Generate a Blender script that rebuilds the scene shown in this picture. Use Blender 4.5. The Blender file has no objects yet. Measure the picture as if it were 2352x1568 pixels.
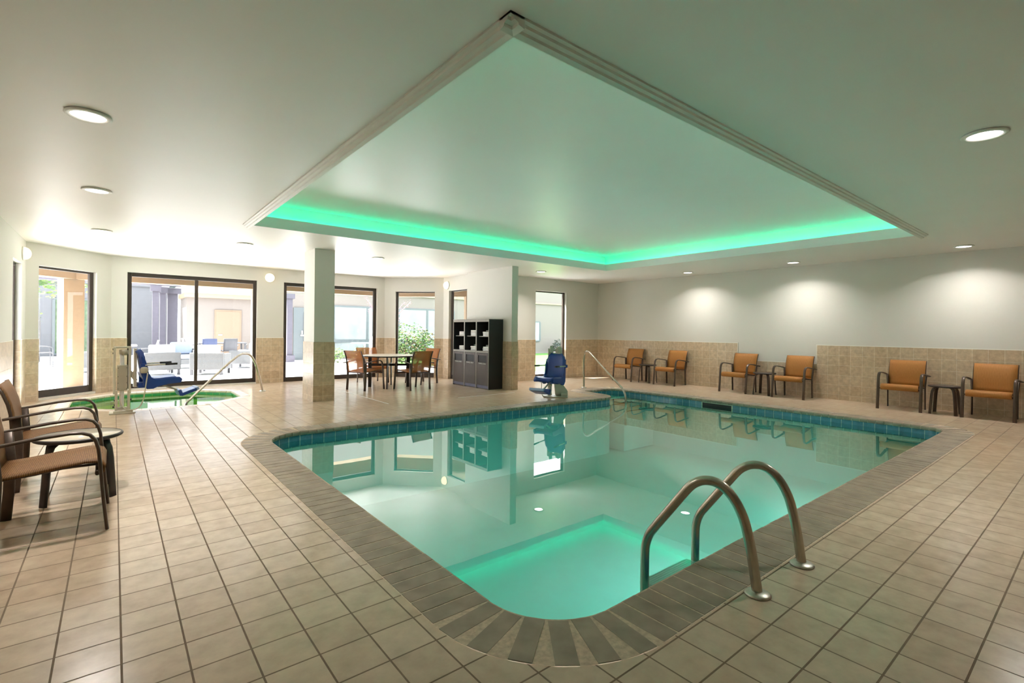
import bpy, bmesh, math, random
from mathutils import Vector, Matrix
random.seed(7)
SC = bpy.context.scene
COL = SC.collection
PI = math.pi
CEIL = 2.80
# ------------------------------------------------------------------ materials
def srgb(r, g, b):
    f = lambda c: (c/255/12.92) if c/255 <= .04045 else ((c/255+.055)/1.055)**2.4
    return (f(r), f(g), f(b), 1)
class NT:
    def __init__(s, name):
        s.m = bpy.data.materials.new(name); s.m.use_nodes = True
        s.t = s.m.node_tree; s.t.nodes.clear()
        s.out = s.n('ShaderNodeOutputMaterial')
    def n(s, typ, **kw):
        nd = s.t.nodes.new(typ)
        for k, v in kw.items():
            if k.startswith('i_'):
                key = k[2:].replace('_', ' ')
                if key in nd.inputs: nd.inputs[key].default_value = v
            else: setattr(nd, k, v)
        return nd
    def l(s, a, b): s.t.links.new(a, b)
    def coord(s, kind='Object'):
        return s.n('ShaderNodeTexCoord').outputs[kind]
    def map(s, src, loc=(0,0,0), scale=(1,1,1), rot=(0,0,0)):
        m = s.n('ShaderNodeMapping'); m.inputs['Location'].default_value = loc
        m.inputs['Scale'].default_value = scale; m.inputs['Rotation'].default_value = rot
        s.l(src, m.inputs['Vector']); return m.outputs[0]
    def noise(s, vec, scale, detail=3, rough=.5):
        n = s.n('ShaderNodeTexNoise'); n.inputs['Scale'].default_value = scale
        n.inputs['Detail'].default_value = detail; n.inputs['Roughness'].default_value = rough
        s.l(vec, n.inputs['Vector']); return n.outputs['Fac']
    def ramp(s, fac, stops):
        r = s.n('ShaderNodeValToRGB'); e = r.color_ramp.elements
        while len(e) < len(stops): e.new(.5)
        for el, (p, c) in zip(e, stops): el.position = p; el.color = c
        s.l(fac, r.inputs[0]); return r.outputs[0]
    def mix(s, fac, a, b, mode='MIX'):
        m = s.n('ShaderNodeMix'); m.data_type = 'RGBA'; m.blend_type = mode
        for v, i in ((fac, 0), (a, 6), (b, 7)):
            if hasattr(v, 'is_linked') or hasattr(v, 'links'): s.l(v, m.inputs[i])
            else: m.inputs[i].default_value = v
        return m.outputs[2]
    def bsdf(s, color=None, rough=.5, metal=0, spec=.5, **kw):
        b = s.n('ShaderNodeBsdfPrincipled')
        if color is not None:
            if hasattr(color, 'links'): s.l(color, b.inputs['Base Color'])
            else: b.inputs['Base Color'].default_value = color
        if hasattr(rough, 'links'): s.l(rough, b.inputs['Roughness'])
        else: b.inputs['Roughness'].default_value = rough
        b.inputs['Metallic'].default_value = metal
        b.inputs['Specular IOR Level'].default_value = spec
        for k, v in kw.items(): b.inputs[k.replace('_', ' ')].default_value = v
        s.l(b.outputs[0], s.out.inputs[0]); return b
    def bump(s, b, h, strength=.3, dist=.01):
        n = s.n('ShaderNodeBump'); n.inputs['Strength'].default_value = strength
        n.inputs['Distance'].default_value = dist
        s.l(h, n.inputs['Height']); s.l(n.outputs[0], b.inputs['Normal'])
def plain(name, col, rough=.5, metal=0, spec=.5, var=.06, scale=8):
    t = NT(name); c = t.coord()
    f = t.noise(c, scale, 4)
    a = tuple(max(0, x*(1-var)) for x in col[:3])+(1,); b = tuple(min(1, x*(1+var)) for x in col[:3])+(1,)
    t.bsdf(t.ramp(f, [(.3, a), (.7, b)]), rough, metal, spec)
    return t.m
def emit(name, col, strength):
    t = NT(name); e = t.n('ShaderNodeEmission'); e.inputs[0].default_value = col; e.inputs[1].default_value = strength
    t.l(e.outputs[0], t.out.inputs[0]); return t.m
def tiles(name, src, size, offs, mortar, c1, c2, cm, rough=.35, mott=.25, bumpk=.35, spec=.5, mscale=9):
    t = NT(name)
    v = t.map(t.coord(src), loc=(-offs[0], -offs[1], 0))
    br = t.n('ShaderNodeTexBrick'); br.offset = 0; br.squash = 1
    t.l(v, br.inputs['Vector'])
    br.inputs['Scale'].default_value = 1; br.inputs['Brick Width'].default_value = size[0]
    br.inputs['Row Height'].default_value = size[1]; br.inputs['Mortar Size'].default_value = mortar
    br.inputs['Mortar Smooth'].default_value = .15; br.inputs['Bias'].default_value = 0
    br.inputs['Color1'].default_value = c1; br.inputs['Color2'].default_value = c2; br.inputs['Mortar'].default_value = cm
    n = t.noise(t.coord(), mscale, 5, .6)
    mo = t.ramp(n, [(.25, (1-mott, 1-mott*1.05, 1-mott*1.15, 1)), (.75, (1+mott*.35, 1+mott*.3, 1+mott*.2, 1))])
    col = t.mix(1.0, br.outputs['Color'], mo, 'MULTIPLY')
    r = t.n('ShaderNodeMapRange'); t.l(br.outputs['Fac'], r.inputs[0]); r.inputs[3].default_value = rough; r.inputs[4].default_value = .85
    b = t.bsdf(col, r.outputs[0], 0, spec)
    inv = t.n('ShaderNodeMath', operation='SUBTRACT'); inv.inputs[0].default_value = 1; t.l(br.outputs['Fac'], inv.inputs[1])
    t.bump(b, inv.outputs[0], bumpk, .004)
    return t.m
M = {}
M['paint'] = plain('wall_paint', (.67, .65, .595, 1), .55, var=.012, scale=2)
M['darkpaint'] = plain('low_bounce_paint', (.38, .34, .29, 1), .6, var=.03)  # tone of the unseen front wall, darkened to weaken bounced light
M['ceiling'] = plain('ceiling_paint', (.88, .845, .81, 1), .42, spec=.4, var=.012, scale=1.5)
M['tray'] = plain('tray_paint', (.90, .835, .825, 1), .42, spec=.4, var=.01, scale=1.5)
M['trimwhite'] = plain('trim_white', (.80, .78, .72, 1), .4, var=.02)
TL = .2105
M['floor'] = tiles('floor_tile', 'Object', (TL, TL), (.034, .154), .0042, (.66, .515, .38, 1), (.595, .45, .325, 1), (.22, .15, .095, 1), .22, .2, .5, spec=.6)
M['walltile'] = tiles('wall_tile', 'UV', (.2, .2), (.0, .1), .0035, (.62, .49, .345, 1), (.54, .41, .275, 1), (.74, .66, .53, 1), .32, .3, .3, mscale=14)
M['pooltile'] = tiles('pool_tile', 'UV', (.152, .152), (0, -.052), .004, (.10, .28, .41, 1), (.075, .23, .345, 1), (.62, .72, .70, 1), .18, .3, .3, mscale=20)
M['brick'] = plain('coping_brick', (.31, .245, .18, 1), .5, var=.2, scale=7)
M['mortar'] = plain('coping_mortar', (.56, .445, .325, 1), .85, var=.2, scale=40)
M['spabrick'] = plain('spa_coping_tile', (.66, .56, .45, 1), .35, var=.08, scale=9)
M['plaster'] = plain('pool_plaster', (.84, .86, .83, 1), .7, var=.03, scale=3)
M['spaplaster'] = plain('spa_plaster', (.36, .70, .15, 1), .7, var=.06, scale=3)
M['spatile'] = tiles('spa_tile', 'UV', (.15, .15), (0, 0), .004, (.09, .40, .22, 1), (.07, .33, .18, 1), (.40, .52, .20, 1), .2, .2, .3)
M['bronze'] = plain('dark_bronze', (.055, .040, .032, 1), .42, .3, var=.1)
M['frame'] = plain('chair_frame_bronze', (.085, .058, .042, 1), .38, .35, var=.1, scale=20)
M['darkleg'] = plain('dark_leg', (.03, .022, .018, 1), .45, .2, var=.1)
M['steel'] = plain('brushed_steel', (.50, .455, .385, 1), .24, 1, var=.05, scale=30)
M['flange'] = plain('worn_steel', (.50, .50, .44, 1), .38, 1, var=.15, scale=40)
M['black'] = plain('black_rubber', (.012, .012, .013, 1), .5, var=.1)
M['blue'] = plain('blue_plastic', (.012, .05, .25, 1), .32, var=.05)
M['bluelight'] = plain('pale_blue_plastic', (.30, .40, .60, 1), .4, var=.05)
M['cream'] = plain('cream_enamel', (.62, .58, .46, 1), .38, var=.04)
M['creamdark'] = plain('cream_enamel_cover', (.45, .42, .32, 1), .42, var=.05)
M['white'] = plain('white_plastic', (.80, .80, .78, 1), .4, var=.02)
M['towel'] = plain('white_towel', (.86, .84, .83, 1), .95, spec=.1, var=.05, scale=60)
M['tabletop'] = plain('beige_tabletop', (.72, .65, .56, 1), .22, var=.03)
M['glasstop'] = plain('frosted_glass_top', (.74, .66, .52, 1), .12, var=.03)
M['darktop'] = plain('bronze_tabletop', (.11, .085, .068, 1), .25, .2, var=.05)
M['cabtrim'] = plain('cabinet_grey_edge', (.30, .28, .25, 1), .45, var=.08, scale=30)
M['cabblack'] = plain('cabinet_black', (.010, .009, .009, 1), .5, var=.1)
M['kick'] = plain('cabinet_kickplate', (.17, .165, .24, 1), .3, .4, var=.05)
t = NT('cabinet_door_wood'); c = t.map(t.coord('UV'), scale=(1, .05, 1))
w = t.n('ShaderNodeTexWave', wave_type='BANDS'); t.l(t.map(t.coord('UV'), scale=(1, 0, 0)), w.inputs[0]); w.inputs['Scale'].default_value = 5.5
n = t.noise(c, 60, 4)
cc = t.mix(.5, t.ramp(n, [(.3, (.055, .042, .038, 1)), (.7, (.115, .09, .08, 1))]), t.ramp(w.outputs['Fac'], [(0, (.03, .024, .022, 1)), (.12, (.11, .09, .08, 1))]))
b = t.bsdf(cc, .45); t.bump(b, w.outputs['Fac'], .3, .004); M['cabwood'] = t.m
def sling(name, ca, cb, see):
    t = NT(name); uv = t.coord('UV')
    w = t.n('ShaderNodeTexWave', wave_type='BANDS'); t.l(uv, w.inputs[0]); w.inputs['Scale'].default_value = 30
    w.inputs['Distortion'].default_value = .6; w.inputs['Detail'].default_value = 1
    n = t.noise(t.map(uv, scale=(90, 7, 1)), 2.5, 3)
    col = t.mix(.5, t.ramp(w.outputs['Fac'], [(.2, ca), (.8, cb)]), t.ramp(n, [(.3, ca), (.7, cb)]))
    b = t.bsdf(col, .6, 0, .3)
    if see:
        tr = t.n('ShaderNodeBsdfTransparent'); mx = t.n('ShaderNodeMixShader'); mx.inputs[0].default_value = 1-see
        t.l(tr.outputs[0], mx.inputs[1]); t.l(b.outputs[0], mx.inputs[2]); t.l(mx.outputs[0], t.out.inputs[0])
    return t.m
M['sling'] = sling('orange_sling', (.36, .15, .034, 1), (.52, .235, .066, 1), .10)
M['slingsheer'] = sling('sheer_orange_sling', (.40, .14, .04, 1), (.56, .22, .07, 1), .28)
M['slingbrown'] = sling('brown_sling', (.095, .036, .010, 1), (.30, .15, .05, 1), .06)
# glass and water
def glassy(name, tint, ior, rough=0.0):
    t = NT(name)
    lwt = t.n('ShaderNodeLayerWeight'); lwt.inputs[0].default_value = .5      # facing = 1-|cos|
    pw = t.n('ShaderNodeMath', operation='POWER'); t.l(lwt.outputs['Facing'], pw.inputs[0]); pw.inputs[1].default_value = 5 if ior < .04 else 2.5
    fr = t.n('ShaderNodeMath', operation='MULTIPLY_ADD'); t.l(pw.outputs[0], fr.inputs[0]); fr.inputs[1].default_value = 1-ior; fr.inputs[2].default_value = ior
    tr = t.n('ShaderNodeBsdfTransparent'); tr.inputs[0].default_value = tint
    if name == 'pool_water':      # longer way through the water at flat angles: deeper colour
        t.l(t.ramp(lwt.outputs['Facing'], [(.25, tint), (.85, (.16, .74, .62, 1))]), tr.inputs[0])
    gl = t.n('ShaderNodeBsdfGlossy'); gl.inputs[1].default_value = rough
    mx = t.n('ShaderNodeMixShader'); t.l(fr.outputs[0], mx.inputs[0]); t.l(tr.outputs[0], mx.inputs[1]); t.l(gl.outputs[0], mx.inputs[2])
    t.l(mx.outputs[0], t.out.inputs[0]); return t, fr, gl
M['glass'] = glassy('window_glass', (.97, .98, .97, 1), .02)[0].m
def water(name, tint, ior):
    t, fr, gl = glassy(name, tint, ior, .0)
    bp = t.n('ShaderNodeBump'); bp.inputs['Strength'].default_value = .012; bp.inputs['Distance'].default_value = .02
    t.l(t.noise(t.map(t.coord(), scale=(1, 1, 1)), 2.2, 2), bp.inputs['Height'])
    t.l(bp.outputs[0], gl.inputs['Normal']); return t.m
M['water'] = water('pool_water', (.33, .925, .85, 1), .07)
M['spawater'] = water('spa_water', (.60, .90, .50, 1), .015)
# outdoors
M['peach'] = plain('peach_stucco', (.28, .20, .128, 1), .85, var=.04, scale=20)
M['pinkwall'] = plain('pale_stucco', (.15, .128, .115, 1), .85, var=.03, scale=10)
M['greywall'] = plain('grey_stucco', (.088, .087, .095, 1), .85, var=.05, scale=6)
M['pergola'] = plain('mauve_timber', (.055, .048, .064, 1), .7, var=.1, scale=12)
M['paving'] = plain('pale_paving', (.80, .79, .80, 1), .85, var=.05, scale=3)
M['wicker'] = tiles('grey_wicker', 'UV', (.02, .012), (0, 0), .002, (.075, .075, .08, 1), (.05, .05, .055, 1), (.10, .10, .10, 1), .7, .1, .5)
M['cushion'] = plain('white_cushion', (.6, .6, .61, 1), .9, var=.02)
M['bluecushion'] = plain('pale_blue_cushion', (.19, .22, .28, 1), .9, var=.03)
M['outgrey'] = plain('grey_outdoor_mesh', (.06, .058, .064, 1), .7, var=.05)
M['outblue'] = plain('blue_outdoor_mesh', (.045, .055, .11, 1), .7, var=.05)
M['bark'] = plain('grey_bark', (.08, .07, .065, 1), .9, var=.3, scale=14)
M['twig'] = plain('redbud_twig', (.26, .12, .13, 1), .9, var=.1)
M['leaf'] = plain('green_leaf', (.05, .11, .02, 1), .6, var=.5, scale=5)
M['leafyellow'] = plain('lime_leaf', (.13, .19, .05, 1), .6, var=.35, scale=5)
M['leafred'] = plain('russet_leaf', (.11, .07, .04, 1), .6, var=.6, scale=6)
M['leafdark'] = plain('dark_leaf', (.05, .065, .055, 1), .6, var=.5, scale=6)
M['blossom'] = plain('pink_blossom', (.4, .17, .24, 1), .7, var=.2)
M['grass'] = plain('lawn_grass', (.06, .16, .02, 1), .9, var=.3, scale=12)
M['paneout'] = plain('far_window_pane', (.165, .178, .178, 1), .15, var=.1, scale=2)
M['mullion'] = plain('grey_mullion', (.07, .08, .085, 1), .5, var=.05)
M['curtain'] = plain('green_curtain', (.07, .1, .06, 1), .9, var=.3, scale=9)
M['peachdoor'] = plain('peach_door', (.17, .115, .078, 1), .6, var=.03)
M['stone'] = plain('white_stone', (.76, .74, .72, 1), .7, var=.04)
# light givers
M['lens'] = emit('lamp_lens', (1, .97, .93, 1), 7)
M['led'] = emit('green_led', (.02, 1, .46, 1), 7)
M['opal'] = emit('opal_glass', (1, .74, .40, 1), 1.5)
M['poollens'] = emit('pool_lamp_lens', (.85, 1, .95, 1), 4)
# ------------------------------------------------------------------ mesh builder
class MB:
    def __init__(s): s.v = []; s.f = []; s.mi = []; s.sm = []
    def add(s, vs, fs, mi=0, smooth=False):
        o = len(s.v); s.v += [tuple(p) for p in vs]
        for f in fs: s.f.append([i+o for i in f]); s.mi.append(mi); s.sm.append(smooth)
        return s
    def box(s, x0, x1, y0, y1, z0, z1, mi=0, T=None):
        p = [(x, y, z) for z in (z0, z1) for y in (y0, y1) for x in (x0, x1)]
        if T: p = [T(*q) for q in p]
        return s.add(p, [(0, 2, 3, 1), (4, 5, 7, 6), (0, 1, 5, 4), (2, 6, 7, 3), (0, 4, 6, 2), (1, 3, 7, 5)], mi)
    def prism(s, poly, w0, w1, place, mi=0, smooth=False):
        """poly: 2-D outline, extruded from w0 to w1; place(a,b,w)->xyz"""
        n = len(poly)
        p = [place(a, b, w0) for a, b in poly]+[place(a, b, w1) for a, b in poly]
        fs = [tuple(range(n))[::-1], tuple(range(n, 2*n))]
        s.add(p, fs, mi); o = len(s.v)-2*n
        for i in range(n):
            j = (i+1) % n; s.f.append([o+i, o+j, o+n+j, o+n+i]); s.mi.append(mi); s.sm.append(smooth)
        return s
    def sweep(s, path, a, b=None, n=10, side=None, mi=0, caps=True, sq=1.0):
        """tube along path; a = half width along side, b = half height in the other direction"""
        b = a if b is None else b
        P = [Vector(p) for p in path]; rings = []; prev = None
        for i, p in enumerate(P):
            t = (P[min(i+1, len(P)-1)]-P[max(i-1, 0)]).normalized()
            if side is not None:
                u = Vector(side); u = (u-t*u.dot(t)).normalized()
            else:
                if prev is None:
                    u = Vector((0, 0, 1)) if abs(t.z) < .9 else Vector((1, 0, 0))
                else: u = prev
                u = (u-t*u.dot(t)).normalized(); prev = u
            w = t.cross(u)
            aa = a[i] if isinstance(a, (list, tuple)) else a; bb = b[i] if isinstance(b, (list, tuple)) else b
            ring = []
            for k in range(n):
                th = 2*PI*k/n; c, d = math.cos(th), math.sin(th)
                c = math.copysign(abs(c)**sq, c); d = math.copysign(abs(d)**sq, d)
                ring.append(p+u*(aa*c)+w*(bb*d))
            rings.append(ring)
        vs = [q for r in rings for q in r]; fs = []
        for i in range(len(P)-1):
            for k in range(n):
                k2 = (k+1) % n; fs.append((i*n+k, i*n+k2, (i+1)*n+k2, (i+1)*n+k))
        s.add(vs, fs, mi, True)
        if caps:
            o = len(s.v)-len(vs); L = len(P)-1
            s.f.append([o+k for k in range(n)][::-1]); s.mi.append(mi); s.sm.append(False)
            s.f.append([o+L*n+k for k in range(n)]); s.mi.append(mi); s.sm.append(False)
        return s
    def cyl(s, p0, p1, r, n=14, mi=0): return s.sweep([p0, p1], r, r, n, mi=mi)
    def lathe(s, prof, c=(0, 0, 0), n=28, mi=0, ax='z', smooth=True):
        vs = []; fs = []
        for r, h in prof:
            for k in range(n):
                th = 2*PI*k/n; x, y = r*math.cos(th), r*math.sin(th)
                vs.append((c[0]+x, c[1]+y, c[2]+h) if ax == 'z' else ((c[0]+h, c[1]+x, c[2]+y) if ax == 'x' else (c[0]+x, c[1]+h, c[2]+y)))
        for i in range(len(prof)-1):
            for k in range(n):
                k2 = (k+1) % n; fs.append((i*n+k, i*n+k2, (i+1)*n+k2, (i+1)*n+k))
        s.add(vs, fs, mi, smooth); o = len(s.v)-len(vs)
        for i in (0, len(prof)-1):
            if prof[i][0] > 1e-5: s.f.append([o+i*n+k for k in range(n)]); s.mi.append(mi); s.sm.append(False)
        return s
    def sheet(s, prof, y0, y1, th, ny=6, mi=0, yw=None):
        """sling: an x-z profile stretched from y0 to y1 with thickness"""
        P = [Vector((a, 0, b)) for a, b in prof]; top = []; bot = []
        for i, p in enumerate(P):
            t = (P[min(i+1, len(P)-1)]-P[max(i-1, 0)]).normalized(); nn = Vector((-t.z, 0, t.x))
            k = 1 if yw is None else yw[i]
            top.append([(p.x+nn.x*th/2, (y0+(y1-y0)*j/ny)*k, p.z+nn.z*th/2) for j in range(ny+1)])
            bot.append([(p.x-nn.x*th/2, (y0+(y1-y0)*j/ny)*k, p.z-nn.z*th/2) for j in range(ny+1)])
        m = ny+1; L = len(P); vs = [q for r in top for q in r]+[q for r in bot for q in r]; fs = []; O = L*m
        for i in range(L-1):
            for j in range(ny):
                a = i*m+j; fs.append((a, a+1, a+m+1, a+m)); fs.append((O+a, O+a+m, O+a+m+1, O+a+1))
            for j in (0, ny):
                a = i*m+j; fs.append((a, a+m, O+a+m, O+a))
        for i in (0, L-1):
            for j in range(ny):
                a = i*m+j; fs.append((a, a+1, O+a+1, O+a))
        return s.add(vs, fs, mi, True)
    def build(s, name, mats, parent=None, bevel=0, uv='box', recalc=True, seg=2):
        me = bpy.data.meshes.new(name); me.from_pydata(s.v, [], s.f)
        mats = mats if isinstance(mats, (list, tuple)) else [mats]
        for m in mats: me.materials.append(M[m] if isinstance(m, str) else m)
        for p, mi, sm in zip(me.polygons, s.mi, s.sm): p.material_index = mi; p.use_smooth = sm
        if recalc:
            bm = bmesh.new(); bm.from_mesh(me); bmesh.ops.recalc_face_normals(bm, faces=bm.faces); bm.to_mesh(me); bm.free()
        me.update()
        if uv == 'box': boxuv(me)
        o = bpy.data.objects.new(name, me); COL.objects.link(o)
        if parent is not None: o.parent = parent
        if bevel:
            b = o.modifiers.new('bevel', 'BEVEL'); b.width = bevel; b.segments = seg; b.limit_method = 'ANGLE'; b.angle_limit = math.radians(40)
        return o
def boxuv(me):
    l = me.uv_layers.new(name='UVMap')
    for p in me.polygons:
        n = p.normal
        if abs(n.z) > .75: a, b = Vector((1, 0, 0)), Vector((0, 1, 0))
        else:
            a = Vector((0, 0, 1)).cross(n); a.z = 0; a.normalize(); b = Vector((0, 0, 1))
            if n.x+.5*n.y < 0: a = -a
        for li in p.loop_indices:
            c = me.vertices[me.loops[li].vertex_index].co; l.data[li].uv = (c.dot(a), c.dot(b))
def tag(o, label=None, cat=None, group=None, kind=None):
    if label: o['label'] = label
    if cat: o['category'] = cat
    if group: o['group'] = group
    if kind: o['kind'] = kind
    return o
def thing(name, label, cat, loc=(0, 0, 0), rz=0, group=None):
    o = bpy.data.objects.new(name, None); COL.objects.link(o); o.empty_display_size = .1
    o.location = loc; o.rotation_euler = (0, 0, rz); return tag(o, label, cat, group)
def struct(o): o['kind'] = 'structure'; return o
def dup(root, loc, rz, label, group=None):
    r = root.copy(); COL.objects.link(r); r.location = loc; r.rotation_euler = (0, 0, rz); r['label'] = label
    if group: r['group'] = group
    for ch in list(root.children):
        c = ch.copy(); COL.objects.link(c); c.parent = r
        for g in list(ch.children):
            d = g.copy(); COL.objects.link(d); d.parent = c
    return r
def fillpoly(name, loops, z, mat, flip=False):
    bm = bmesh.new(); E = []
    for lp in loops:
        vs = [bm.verts.new((p[0], p[1], z)) for p in lp]
        for i in range(len(vs)): E.append(bm.edges.new((vs[i], vs[(i+1) % len(vs)])))
    bmesh.ops.triangle_fill(bm, edges=E, use_beauty=True)
    for f in bm.faces:
        f.normal_update()
        if (f.normal.z < 0) != flip: f.normal_flip()
    me = bpy.data.meshes.new(name); bm.to_mesh(me); bm.free()
    me.materials.append(M[mat]); boxuv(me)
    o = bpy.data.objects.new(name, me); COL.objects.link(o); return o
def rounded(pts, n=9):
    """pts: (x,y,r) -> dense closed path of (x,y), corners rounded by r"""
    out = []; N = len(pts)
    for i, (x, y, r) in enumerate(pts):
        p = Vector((x, y)); a = (Vector(pts[i-1][:2])-p).normalized(); b = (Vector(pts[(i+1) % N][:2])-p).normalized()
        if r <= 0: out.append(p); continue
        ang = a.angle(b); d = r/math.tan(ang/2); c = p+(a+b).normalized()*(r/math.sin(ang/2))
        s0 = p+a*d-c; s1 = p+b*d-c; t0 = math.atan2(s0.y, s0.x); dt = math.atan2(s1.y, s1.x)-t0
        while dt > PI: dt -= 2*PI
        while dt < -PI: dt += 2*PI
        for k in range(n+1):
            th = t0+dt*k/n; out.append(c+Vector((math.cos(th), math.sin(th)))*r)
    return out
def offset(path, d):
    """closed CCW path pushed outward by d"""
    N = len(path); res = []
    for i in range(N):
        e0 = (path[i]-path[i-1]).normalized(); e1 = (path[(i+1) % N]-path[i]).normalized()
        n0 = Vector((e0.y, -e0.x)); n1 = Vector((e1.y, -e1.x)); m = (n0+n1)
        m = m/max(.3, m.length_squared)*2 if m.length > 1e-6 else n0
        res.append(path[i]+m*d)
    return res
def sampler(path):
    L = [0]; N = len(path)
    for i in range(N): L.append(L[-1]+(path[(i+1) % N]-path[i]).length)
    def at(s):
        s %= L[-1]
        for i in range(N):
            if L[i+1] >= s:
                d = L[i+1]-L[i]; k = (s-L[i])/d if d > 1e-9 else 0
                a, b = path[i], path[(i+1) % N]; e = (b-a).normalized(); return a+(b-a)*k, Vector((e.y, -e.x))
        return path[0], Vector((0, -1))
    return at, L[-1]
# ------------------------------------------------------------------ pool outline
POOL = rounded([(1.435, 1.525, .42), (9.262, 1.525, .30), (9.262, 7.60, .30), (8.22, 7.62, .12), (8.13, 6.56, .40), (1.435, 6.72, .50)], 28)
SPA = rounded([(.68+1.27/math.cos(PI/8)*math.cos(PI/8+k*PI/4), 11.3+1.27/math.cos(PI/8)*math.sin(PI/8+k*PI/4), .05) for k in range(8)], 3)
WZ, SWZ = -.122, -.07
def coping(name, path, width, pitch, gap, mats, over=.025, th=.055, label=None):
    at, L = sampler(path); n = round(L/pitch); st = L/n; mb = MB()
    prof = [(width, -th), (width, .003), (0, .003), (-over*.6, .0), (-over, -.012), (-over*1.05, -.028), (-over*.85, -th+.008), (-over*.4, -th)]
    for i in range(n):
        p, nr = at((i+.5)*st); tg = Vector((-nr.y, nr.x))
        pa, na = at(i*st); pb, nb = at((i+1)*st)
        lo = ((pb+nb*width)-(pa+na*width)).length; hi = st-gap; ho = max(.02, min(hi*1.02, lo-gap)); hin = min(hi, max(.02, ((pb-nb*over)-(pa-na*over)).length-gap*.7))
        sh = random.uniform(-.0012, .0012)
        def place(d, z, w, p=p, nr=nr, tg=tg, ho=ho, hin=hin, sh=sh):
            k = (d+over)/(width+over); hw = (hin*(1-k)+ho*k)/2; q = p+nr*d+tg*(hw*w); return (q.x, q.y, z+sh)
        mb.prism(prof, -1, 1, place, 0)
    o1, i1 = offset(path, width+.006), offset(path, -.012); N = len(path)
    vs = [(q.x, q.y, .0012) for q in o1]+[(q.x, q.y, .0012) for q in i1]+[(q.x, q.y, -th+.004) for q in i1]+[(q.x, q.y, -th+.004) for q in o1]
    fs = []
    for i in range(N):
        j = (i+1) % N
        fs += [(i, j, N+j, N+i), (N+i, N+j, 2*N+j, 2*N+i), (2*N+i, 2*N+j, 3*N+j, 3*N+i)]
    mb.add(vs, fs, 1)
    return struct(mb.build(name, mats))
coping('trim_1', POOL, .30, .1085, .011, ['brick', 'mortar'])
coping('trim_2', SPA, .15, .128, .008, ['spabrick', 'mortar'], .018, .045)
def basin(name, path, zb, tz0, tz1, mats, floorz):
    mb = MB(); N = len(path); rows = [tz1, tz0, zb]; L = 0; o = offset(path, .008)
    Ls = [0]
    for i in range(N): Ls.append(Ls[-1]+(path[(i+1) % N]-path[i]).length)
    vs = [(q.x, q.y, z) for z in rows for q in path]; fs = []; mis = []
    mb.add(vs, [(r*N+i, r*N+(i+1) % N, (r+1)*N+(i+1) % N, (r+1)*N+i) for r in (0,) for i in range(N)], 1)
    mb.add([], [], 0)
    off = 0
    for i in range(N): mb.f.append([N+i, N+(i+1) % N, 2*N+(i+1) % N, 2*N+i]); mb.mi.append(0); mb.sm.append(False)
    mb.f.append([2*N+i for i in range(N)]); mb.mi.append(0); mb.sm.append(False)
    me_o = mb.build(name, mats, uv=None, recalc=True)
    me = me_o.data; l = me.uv_layers.new(name='UVMap')
    for p in me.polygons:
        if len(p.vertices) == 4:
            ids = [me.loops[k].vertex_index for k in p.loop_indices]; wrap = any(v % N == 0 for v in ids) and any(v % N == N-1 for v in ids)
            for k in p.loop_indices:
                v = me.loops[k].vertex_index; u = Ls[v % N]
                if wrap and v % N == 0: u = Ls[N]
                l.data[k].uv = (u, me.vertices[v].co.z)
    return struct(me_o)
basin('pool_basin', POOL, -1.15, -.204, -.045, ['plaster', 'pooltile'], -1.15)
basin('spa_basin', SPA, -.75, -.20, -.04, ['spaplaster', 'spatile'], -.75)
w = fillpoly('pool_water', [POOL], WZ, 'water'); tag(w, 'clear turquoise water filling the swimming pool', 'water', kind='stuff')
w = fillpoly('spa_water', [SPA], SWZ, 'spawater'); tag(w, 'green water filling the octagonal spa by the windows', 'water', kind='stuff')
# steps down into the pool in the alcove
mb = MB()
def stepbox(y0, z0, y1=7.61, x0=8.24, x1=9.255):
    mb.box(x0, x1, y0, y1, z0-.16, z0, 0); mb.box(x0, x1, y0-.004, y0+.02, z0-.006, z0+.003, 1)
stepbox(7.06, -.165); stepbox(6.78, -.215); mb.box(8.24, 9.255, 6.46, 7.6, -1.14, -.32, 0)
mb.box(8.24, 9.255, 6.456, 6.478, -.325, -.317, 1)
struct(mb.build('pool_steps', ['plaster', 'black']))
# ------------------------------------------------------------------ floor, ceiling
ROOM = [(-1.35, -1.75), (11.65, -1.75), (11.65, 10.2), (7.3, 10.2), (7.3, 11.96), (6.02, 13.25), (-.12, 13.25), (-1.35, 12.02)]
struct(fillpoly('floor', [ROOM, offset(POOL, .305), offset(SPA, .155)], 0, 'floor'))
TX0, TX1, TY0, TY1 = 1.485, 9.2, 1.85, 7.8
rect = lambda d: [(TX0-d, TY0-d), (TX1+d, TY0-d), (TX1+d, TY1+d), (TX0-d, TY1+d)]
struct(fillpoly('ceiling', [ROOM, rect(.05)], CEIL, 'ceiling', flip=True))
LIP, TZ, CO = 2.955, 3.19, .24
mb = MB()
def ring(mb, d0, d1, z0, z1, mi=0):
    """rectangular ring between offsets d0<d1 of the tray outline"""
    a, b = rect(d0), rect(d1)
    vs = [(p[0], p[1], z) for z in (z0, z1) for p in a+b]
    fs = []
    for i in range(4):
        j = (i+1) % 4
        fs += [(i, j, j+4, i+4), (8+i, 8+j, 12+j, 12+i), (i, j, 8+j, 8+i), (4+i, 4+j, 12+j, 12+i)]
    mb.add(vs, fs, mi)
ring(mb, 0, .05, CEIL-.0005, LIP)
ring(mb, .05, CO+.06, 2.88, 2.90)
ring(mb, CO, CO+.06, 2.90, TZ)
a = rect(CO+.06); mb.add([(p[0], p[1], TZ) for p in a]+[(p[0], p[1], TZ+.03) for p in a], [(0, 1, 2, 3), (4, 5, 6, 7), (0, 1, 5, 4), (1, 2, 6, 5), (2, 3, 7, 6), (3, 0, 4, 7)])
struct(mb.build('ceiling_tray', 'tray'))
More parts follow.
